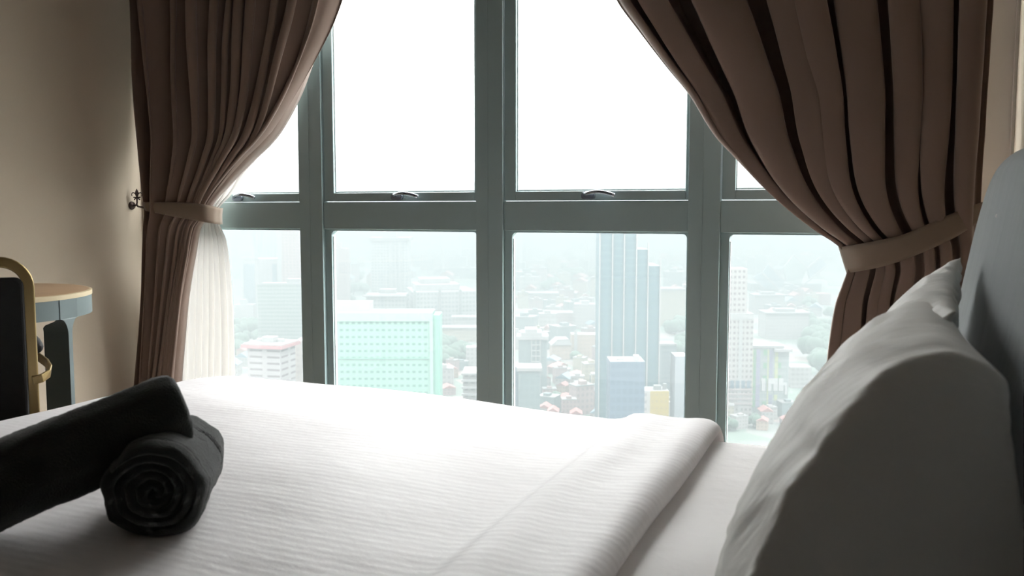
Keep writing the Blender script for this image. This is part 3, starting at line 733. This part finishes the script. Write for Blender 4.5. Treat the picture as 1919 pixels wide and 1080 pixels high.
# -- third pane
for x0, x1, yt, d, lb in ((962, 986, 452, 1700, 'faint far apartment slab at the left of the third view'), (990, 1014, 446, 1750, 'faint far apartment slab, second from the left in the third view'), (1098, 1122, 440, 1600, 'faint white high-rise left of the blue glass tower')):
    bld(x0, x1, yt, d, 25, FS, M_roofw, lb, name='apartment_tower')
r, M, w_, z = bld(945, 1020, 512, 1400, 40, FWs, M_roofw, 'broad white low block in the haze at the left of the third view'); part(r, 'rooftop_room', M_roofw, [((-12, 8, z), (6, 20, z+4))], M)
r, M, w_, z = bld(980, 1082, 553, 1060, 22, FWs, M_roofw, 'long white hall across the left of the third view', name='hall'); part(r, 'roof_slab', M_roofw, [((-w_/2-1, -2, z), (w_/2+1, 24, z+1.5))], M)
r, M, w_, z = bld(1076, 1121, 572, 860, 16, FWs, M_roofw, 'white apartment block just left of the blue glass tower', name='apartment_block', rot=-8); part(r, 'rooftop_room', M_white, [((-4, 4, z), (3, 9, z+3))], M)
r, M, w_, z = bld(1020, 1076, 588, 880, 20, FPk, M_roofw, 'pinkish low block between the white hall and the gabled tower')
FGG = fac('glass_grid', c_(.62, .78, .80), c_(.55, .70, .74), 2.4, 3.2, .8, .8)
r, M, w_, z = bld(972, 1026, 640, 540, 14, FGG, M_roofw, 'grey glass building with a white stepped gable top and white lattice front', name='gabled_building')
part(r, 'gable', M_white, [((-w_/2-1, -1, z), (w_/2+1, 14, z+2.2)), ((-w_/2+1.5, -.6, z+2.2), (w_/2-3, 13, z+4.4)), ((-w_/2+4, -.4, z+4.4), (w_/2-6, 12, z+6.4))], M)
part(r, 'lattice', M_white, [((x, -1, GZ), (x+.5, 0, z)) for x in (-1, 1.6, 4.2)] + [((-1, -1, z-3.4*k), (4.7, 0, z-3.4*k+.5)) for k in range(14)], M)
r, M, w_, z = bld(1072, 1122, 630, 690, 14, FOr, M_roofw, 'peach coloured block with a stair core left of the blue glass tower'); part(r, 'stair_core', M_white, [((-8, -.8, GZ), (-5.6, 0, z+3))], M)
r, M, w_, z = bld(1036, 1072, 650, 680, 14, FOr, M_roofw, 'low peach building with a white pitched roof', rot=6)
m = MB(); m.prism([(-w_/2-1, z), (w_/2+1, z), (w_/2-2, z+4.5), (-w_/2+4, z+4.5)][::-1], -1, 14, M=M, axis='y'); m.build('pitched_roof', M_white, r)
r, M, w_, z = bld(940, 972, 692, 400, 12, FB1, M_roofw, 'light blue glass block at the lower left of the third view', name='office_block')
r, M, w_, z = bld(972, 1013, 700, 390, 12, FGG, M_roofw, 'grey block with a white roof slab below the gabled building', name='office_block'); part(r, 'roof_slab', M_roofw, [((-w_/2-.8, -.8, z), (w_/2+.8, 12, z+1.4))], M)
# blue glass tower: five vertical bays of stepped heights with white fins between
FT = fac('tower_glass', c_(.40, .66, .74), c_(.33, .57, .68), 1.6, 3.4, .9, .7, rough=.35)
D = 400; M = frame_at(1181, D, 0); root = empty('glass_tower', (M.translation.x, M.translation.y, GZ)); tag(root, 'tall blue-green glass tower with white vertical fins and stepped top in the third view', 'tower')
xs = [(1126, 1147, 402), (1149, 1169, 408), (1171, 1192, 412), (1194, 1214, 468), (1216, 1237, 499)]
for x0, x1, yt in xs:
    a, b_ = (x0-1181)/F*D, (x1+2-1181)/F*D; z = ztop(yt, 1181, D)
    m = MB(); m.facade_box(b_-a, 22, GZ, z, M @ Matrix.Translation(((a+b_)/2, 0, 0))); m.build('glass_bay', [FT, M_roofg], root)
    part(root, 'fin', M_white, [((b_-.32, -1.2, GZ), (b_+.12, 0, z+3))], M)
part(root, 'fin', M_white, [(((1125-1181)/F*D-.3, -1.2, GZ), ((1125-1181)/F*D+.1, 0, ztop(402, 1181, D)))], M)
FDk = fac('dark_blue_glass', c_(.34, .50, .68), c_(.27, .41, .58), 2.2, 3.2, .75, .6, rough=.4)
r, M, w_, z = bld(1146, 1212, 682, 330, 12, FDk, M_roofg, 'dark blue glass block in front of the foot of the glass tower', name='office_block')
part(r, 'rooftop_unit', M_white, [((2.5, 2, z), (4.6, 4, z+2))], M); part(r, 'rooftop_unit', M_white, [((-3.5, 3, z), (-1, 4.5, z+.7))], M)
FGy = fac('grey_blue_floors', c_(.62, .76, .82), c_(.48, .62, .68), 30, 3.0, .9, .45)
r, M, w_, z = bld(1240, 1272, 650, 520, 16, FGy, M_roofw, 'grey-blue block right of the foot of the glass tower', name='office_block'); part(r, 'parapet', M_white, [((-w_/2, -.4, z), (w_/2, .2, z+.9))], M)
r, M, w_, z = bld(1270, 1296, 672, 395, 12, mat('pale_blue_wall', c_(.85, .95, 1.05), .7), M_roofw, 'plain pale blue slab at the right edge of the third view', name='building')
M_yel = fac('yellow_facade', (1.35*K*.95, 1.02*K*.95, .28*K), (1.1*K, .85*K, .32*K), 1.9, 2.9, .55, .35)
r, M, w_, z = bld(1223, 1259, 739, 372, 10, M_yel, M_roofw, 'bright yellow block at the bottom of the third view', name='building')
part(r, 'rooftop_room', M_roofg, [((-2, 2, z), (1, 5, z+1.8)), ((2, 3, z), (3.4, 5, z+2.4))], M)
r, M, w_, z = bld(1206, 1223, 739, 372, 10, FWs, M_roofw, 'narrow white block adjoining the yellow one', name='building')
r, M, w_, z = bld(1240, 1300, 545, 880, 20, FYl, M_roofw, 'cream block with a white roof right of the glass tower', name='office_block'); part(r, 'roof_slab', M_roofw, [((-w_/2-1, -1.5, z), (w_/2+1, 20, z+1.6)), ((8, 3, z+1.6), (22, 14, z+5))], M)
# -- fourth pane
FH = fac('hotel_windows', c_(1.25, 1.18, 1.15), c_(.62, .54, .54), 2.34, 2.97, .52, .42)
D = 480; M = frame_at(1385, D, 0)
r, M, w_, z = bld(1352, 1417, 590, D, 18, FH, M_roofw, 'white hotel tower with setback top and rows of small windows in the fourth view', name='hotel_tower')
zu = ztop(505, 1385, D); m = MB(); m.facade_box(w_*.80, 13, z-.5, zu, M @ Matrix.Translation((-w_*.08, 2, 0))); m.build('upper_tower', [FH, M_roofw], r)
part(r, 'blank_strip', M_white, [((1.4, -.3, GZ), (3.4, 0, z)), ((-w_/2, -.35, z-3), (w_/2, 0, z))], M)
zz = ztop(733, 1385, D)
for k in range(6): part(r, 'arcade_window', FDk, [((-w_/2+.5+k*2.97, -.5, zz), (-w_/2+2.5+k*2.97, -.3, zz+4.1))], M)
part(r, 'podium_ledge', mat('pinkish_ledge', c_(1.15, .95, .95), .8), [((-w_/2-.2, -.7, zz-1.2-2.6*k), (w_/2+.2, 0, zz-.3-2.6*k)) for k in range(4)], M)
# colourful building with white letters
D = 500; M = frame_at(1448, D, 0)
r, M, w_, z = bld(1416, 1486, 655, D, 14, fac('pale_panels', c_(1.2, 1.3, 1.3), c_(.95, 1.1, 1.1), 1.7, 3.65, .85, .8), M_roofw, 'building striped in green, lilac and yellow panels with large white letters', name='panelled_building')
def colr(nm, *a): return mat(nm, c_(*a), .7)
Cg, Cl, Cy, Cv = colr('green_panel', .42, 1.05, .55), colr('lilac_panel', .82, .78, 1.25), colr('yellow_panel', 1.35, 1.5, .62), colr('violet_panel', .72, .70, 1.1)
s_ = D / F
def pnl(name, mt_, cols_, x0, x1):
    for k, on in enumerate(cols_):
        if not on: continue
        zt_ = z - (4 + k*12.4) * s_
        part(r, name, mt_, [(((x0-1451)*s_, -.25, zt_-11.2*s_), ((x1-1451)*s_, 0, zt_))], M)
pnl('green_panel', Cg, [1]*9, 1418.5, 1423); pnl('lilac_panel', Cl, [1]*9, 1424, 1431); pnl('violet_panel', Cv, [1, 1, 1, 1, 1, 0, 0, 1, 1], 1449, 1455.5)
pnl('green_panel', Cg, [1, 0, 1, 0, 1, 0, 0, 0, 1], 1437, 1444); pnl('yellow_panel', Cy, [1, 1, 1, 1, 1, 0, 0, 1, 0], 1459, 1465); pnl('yellow_panel', Cy, [1]*9, 1445, 1447.6); pnl('yellow_panel', Cy, [1]*9, 1416.3, 1418)
pnl('green_panel', Cg, [0, 0, 1, 0, 1, 0, 0, 0, 1], 1466, 1471)
part(r, 'roof_canopy', M_white, [((-w_/2, -1, z), (w_/2-3, 12, z+1.2)), ((w_/2-9, -3.5, z-2), (w_/2+.7, 8, z-.4))], M)
def let(name, rects):
    part(r, name, mat('letter_white', c_(1.75, 1.75, 1.75), .7), [(((a-1451)*s_, -.75, z-(b2-655)*s_), ((a2-1451)*s_, -.3, z-(b-655)*s_)) for a, b, a2, b2 in rects], M)
let('letter', [(1434.5, 714, 1441.5, 738), (1433.5, 714, 1435, 719)])
let('letter', [(1446.5, 714, 1465, 725), (1446.5, 725, 1453, 738), (1457, 725, 1465, 738)])
let('letter', [(1467, 714, 1476, 738), (1476, 722, 1482, 727), (1479, 727, 1483, 745)])
r, M, w_, z = bld(1490, 1530, 693, 570, 14, FWs, M_roofw, 'low pinkish white building partly hidden by the pillow'); 
# arena with slanted blue and white roofs
root = empty('stadium', at(1480, 520, depth=1250)); root.location.z = GZ; tag(root, 'far building with slanted blue roofs and crossing white beams in the fourth view', 'building')
def beam(p, q, d=1250, wd=2.3, nm='beam'):
    A, B = at(*p, depth=d), at(*q, depth=d); m = MB(); m.tube([A, B], 0, sec=rrect(wd, wd, .2, 1), up=(0, 0, 1)); m.build(nm, M_white, root)
for p, q in (((1411, 521), (1432, 541)), ((1428, 511), (1460, 543)), ((1440, 495), (1472, 528)), ((1487, 477), (1513, 503)), ((1513, 503), (1538, 482)), ((1503, 536), (1550, 498)), ((1460, 543), (1470, 540))): beam(p, q)
def slab(P, mt_, d=1252):
    m = MB(); A = [at(*p, depth=d) for p in P]; off = FW * 6; i = [m.vert(p) for p in A]; j = [m.vert(p + off) for p in A]; n = len(A)
    m.face(i); m.face(j[::-1])
    for k in range(n): m.face((i[k], j[k], j[(k+1) % n], i[(k+1) % n]))
    m.build('roof_plane', mt_, root)
slab([(1412, 520), (1428, 511), (1458, 541), (1434, 541)], M_roofb); slab([(1430, 511), (1440, 496), (1471, 527), (1461, 541)], M_roofb, 1254)
slab([(1514, 503), (1538, 484), (1550, 498), (1518, 523)], M_roofb); slab([(1488, 478), (1512, 502), (1500, 535), (1474, 528), (1470, 500)], mat('pale_green_roof', c_(.85, 1.1, 1.05), .8), 1256)
part(root, 'base', M_roofg, [((-48, 10, GZ), (50, 50, ztop(534, 1480, 1250)))], frame_at(1480, 1250))
for x0, x1, yt, d, lb in ((1418, 1475, 556, 980, 'white sprawling low complex under the slanted blue roofs'), (1440, 1522, 590, 790, 'white terraced buildings right of the hotel tower'), (1424, 1452, 566, 1120, 'white domed building beside the hotel tower top')):
    r, M, w_, z = bld(x0, x1, yt, d, 24, FWs, M_roofw, lb); part(r, 'roof_slab', M_roofw, [((-w_/2-1, -2, z), (w_/2+1, 22, z+1.2)), ((-w_/4, 3, z+1.2), (w_/5, 12, z+4))], M)
r, M, w_, z = bld(1528, 1562, 552, 1080, 20, fac('rosy', c_(1.3, .9, .9), c_(1.0, .7, .72), 3, 3, .4, .4), M_roofr, 'long low building with a rosy gable by the curtain edge')

# -- hills at the skyline
def hill(px, depth, wdt, h, label):
    p = at(px, 395, depth=depth); root = empty('hill', (p.x, p.y, GZ))
    m = MB()
    def fn(u, v):
        a = 2*PI*u; r = (1 - v); X = r*math.cos(a)*wdt; Y = r*math.sin(a)*wdt*.5
        z = h * (math.cos(PI*r)+1)/2 + 6*noise.noise(Vector((X*.02, Y*.02, px))) * (1-r)
        return (p.x + X*math.cos(YAW) - Y*math.sin(YAW), p.y + X*math.sin(YAW) + Y*math.cos(YAW), GZ - 3 + z)
    m.grid(60, 24, fn); o = m.build('hill_top', M_hill, None, smooth=True); bpy.data.objects.remove(root); o.name = 'hill'; tag(o, label, 'hill')
hill(690, 3300, 420, 60, 'low wooded hill in the haze behind the second view'); hill(1050, 2900, 330, 62, 'wooded hill in the haze behind the left of the third view')
hill(1285, 4300, 380, 72, 'wooded hill in the haze right of the glass tower'); hill(1500, 3100, 330, 66, 'wooded hill in the haze behind the slanted blue roofs')

# -- trees
def tree_mesh(seed):
    rnd = random.Random(seed); m = MB()
    for b in range(9):
        c = Vector((rnd.uniform(-.55, .55), rnd.uniform(-.55, .55), rnd.uniform(.55, 1.05))); rr_ = rnd.uniform(.34, .55); ix = []
        def fn(u, v):
            a = 2*PI*u; e = PI*(v-.5); d = Vector((math.cos(a)*math.cos(e), math.sin(a)*math.cos(e), math.sin(e)))
            q = c + d*rr_; return q + d*.12*noise.noise(q*5 + Vector((seed, 0, 0)))
        m.grid(12, 7, fn)
    m.tube([(0, 0, -.1), (0, 0, .7)], .07, n=6, m=1)
    o = m.build('tree', [M_tree, M_darkwood], smooth=True); return o
protos = [tree_mesh(k) for k in range(4)]; used = set(); rt = random.Random(21)
placed = []
def free(x, y, r):
    for X, Y, R_ in placed:
        if (X-x)**2 + (Y-y)**2 < (R_+r)**2: return False
    return True
for o in list(col.objects):                              # footprints of the buildings already standing
    if o.parent is None and o.type == 'EMPTY' and o.location.z < -50:
        P_ = [v.co for c in o.children for v in c.data.vertices]
        xs_, ys_ = [p.x for p in P_], [p.y for p in P_]
        placed.append(((min(xs_)+max(xs_))/2, (min(ys_)+max(ys_))/2, .5*math.hypot(max(xs_)-min(xs_), max(ys_)-min(ys_))*.8))
def grove(x0, x1, y0, y1, n, size, label, name='grove'):
    """a canopy nobody could count: one object"""
    m = MB(); pts = []
    for _ in range(n * 6):
        if len(pts) >= n: break
        px, py = rt.uniform(x0, x1), rt.uniform(y0, y1); p = at(px, py, z=GZ + size*.6); r = size*.6
        if free(p.x, p.y, size*.5): pts.append((p.x, p.y, size * rt.uniform(.75, 1.2)))
    for x, y, s__ in pts:
        placed.append((x, y, s__*.6)); src = protos[rt.randrange(4)].data; a_ = rt.uniform(0, 6); base = len(m.v)
        for v in src.vertices:
            c = v.co; m.v.append((x + s__*(c.x*math.cos(a_) - c.y*math.sin(a_)), y + s__*(c.x*math.sin(a_) + c.y*math.cos(a_)), GZ + s__*.9*max(0, c.z)))
        for p_ in src.polygons: m.face([base + i for i in p_.vertices], p_.material_index)
    o = m.build(name, [M_tree, M_darkwood], smooth=True); tag(o, label, 'trees', kind='stuff')
def tree_at(px, py, size, label, k=[0]):
    p = at(px, py, z=GZ + size*.6); o = protos[k[0] % 4].copy(); k[0] += 1; col.objects.link(o)
    o.location = (p.x, p.y, GZ); o.scale = (size, size, size*.9); o.rotation_euler = (0, 0, px); placed.append((p.x, p.y, size*.5)); tag(o, label, 'tree', 'single trees in the city')
grove(438, 500, 606, 655, 14, 9, 'green grove left of the grey-green office block in the leftmost view')
grove(822, 876, 640, 676, 14, 9, 'round green grove right of the green netted building')
grove(1256, 1292, 606, 660, 11, 10, 'green grove at the right edge of the third view')
grove(1512, 1566, 566, 690, 22, 11, 'dark green grove beside the right curtain and the pillow')
grove(1018, 1060, 520, 540, 9, 12, 'hazy grove behind the long white hall')
grove(950, 1118, 478, 520, 26, 16, 'distant hazy parkland at the upper left of the third view')
grove(1215, 1290, 478, 520, 12, 14, 'distant hazy trees right of the glass tower')
grove(1370, 1560, 478, 505, 22, 13, 'hazy trees around the slanted blue roofs')
grove(648, 692, 500, 560, 9, 12, 'hazy trees left of the flared-rim tower in the second view')
for a_ in ((1082, 672, 7, 'small tree left of the glass tower foot, among low houses'), (1106, 655, 7, 'small tree just below the peach building by the glass tower'), (1040, 750, 7, 'small tree just above the duvet in the third view'), (1368, 796, 5, 'small tree at the foot of the white hotel tower'), (1412, 790, 5, 'small tree between the hotel tower and the panelled building')):
    tree_at(*a_)
for o in protos: bpy.data.objects.remove(o)

# -- low houses
def house_mesh(wm, rm, gable, w_, d_, h_):
    m = MB(); m.facade_box(w_, d_, 0, h_, None, 0, 1)
    if gable: m.prism([(-w_/2-.4, h_), (w_/2+.4, h_), (0, h_+w_*.28)], -.4, d_+.4, m=1, axis='y')
    else: m.box((-w_/2-.3, -.3, h_), (w_/2+.3, d_+.3, h_+.5), m=1); m.box((-w_/5, 1, h_+.5), (w_/6, d_/2, h_+2.4), m=0)
    return m.build('house', [wm, rm])
kinds = [(FWs, M_roofw, 0, 13, 10, 12, 'white flat-roofed'), (FPk, M_roofr, 1, 10, 12, 7, 'red gable-roofed'), (FYl, M_roofw, 0, 11, 9, 14, 'cream flat-roofed'), (FWs, M_roofr, 1, 9, 12, 8, 'white red-roofed'),
         (FPk, M_roofg, 0, 12, 9, 15, 'pinkish flat-roofed'), (FGG, M_roofw, 0, 14, 12, 13, 'grey flat-roofed'), (FOr, M_roofr, 1, 9, 11, 8, 'orange-walled'), (FWs, M_roofb, 1, 12, 14, 7, 'blue-roofed')]
hp = [house_mesh(*k[:6]) for k in kinds]; first = [True]*8; rh = random.Random(5)
ZN = [(1016, 1124, 690, 800, 62, .8, 'left of the glass tower'), (826, 868, 690, 745, 16, .8, 'beside the green netted building'), (960, 1120, 560, 660, 34, 1.1, 'amid the third view'),
      (950, 1122, 500, 560, 26, 1.8, 'far off in the third view'), (1420, 1530, 560, 640, 26, 1.1, 'amid the fourth view'), (1356, 1500, 772, 812, 24, .7, 'by the hotel tower'),
      (1238, 1292, 480, 560, 14, 1.6, 'far right of the tower'), (1360, 1560, 460, 520, 22, 1.8, 'far off in the fourth view'), (640, 895, 480, 545, 26, 1.8, 'far off in the second view'), (430, 520, 655, 710, 6, .8, 'below the leftmost grove'), (1204, 1290, 760, 800, 10, .7, 'by the yellow block')]
ORD = ['leftmost', 'second from the left', 'third from the left', 'fourth from the left', 'fifth from the left', 'sixth from the left', 'seventh from the left', 'eighth from the left']
for x0, x1, y0, y1, n, sc, where in ZN:
    got = [[] for _ in range(8)]
    for _ in range(n):
        for _try in range(30):
            k = rh.randrange(8); px, py = rh.uniform(x0, x1), rh.uniform(y0, y1); p = at(px, py, z=GZ); q = sc * rh.uniform(.75, 1.2)
            r_ = q * math.hypot(kinds[k][3], kinds[k][4]) * .5
            if len(got[k]) < 8 and free(p.x, p.y, r_): break
        else: continue
        placed.append((p.x, p.y, r_))
        o = hp[k]
        if first[k]: first[k] = False
        else: o = o.copy(); col.objects.link(o)
        o.location = (p.x, p.y, GZ); o.scale = (q, q, q * rh.uniform(.7, 1.3)); o.rotation_euler = (0, 0, YAW + rh.uniform(-.5, .5))
        got[k].append((px, o))
    for k, L_ in enumerate(got):
        L_.sort(key=lambda a: a[0])
        for i_, (px, o) in enumerate(L_):
            tag(o, ('low %s house %s' % (kinds[k][6], where)) if len(L_) == 1 else '%s of the low %s houses %s' % (ORD[i_], kinds[k][6], where), 'house', '%s houses %s' % (kinds[k][6], where))

# ------------------------------------------------------------------ haze over the city
hz_ = bpy.data.materials.new('haze'); hz_.use_nodes = True; t = hz_.node_tree; t.nodes.clear()
vo = t.nodes.new('ShaderNodeVolumePrincipled'); vo.inputs['Color'].default_value = (.130, .144, .147, 1); vo.inputs['Density'].default_value = .00175; vo.inputs['Anisotropy'].default_value = 0
out = t.nodes.new('ShaderNodeOutputMaterial'); t.links.new(vo.outputs[0], out.inputs['Volume'])
m = MB(); m.box((-3200, 30, GZ - 8), (3200, 5800, 60)); hzo = m.build('haze', hz_); tag(hzo, 'pale haze lying over the whole city', 'haze', kind='stuff')
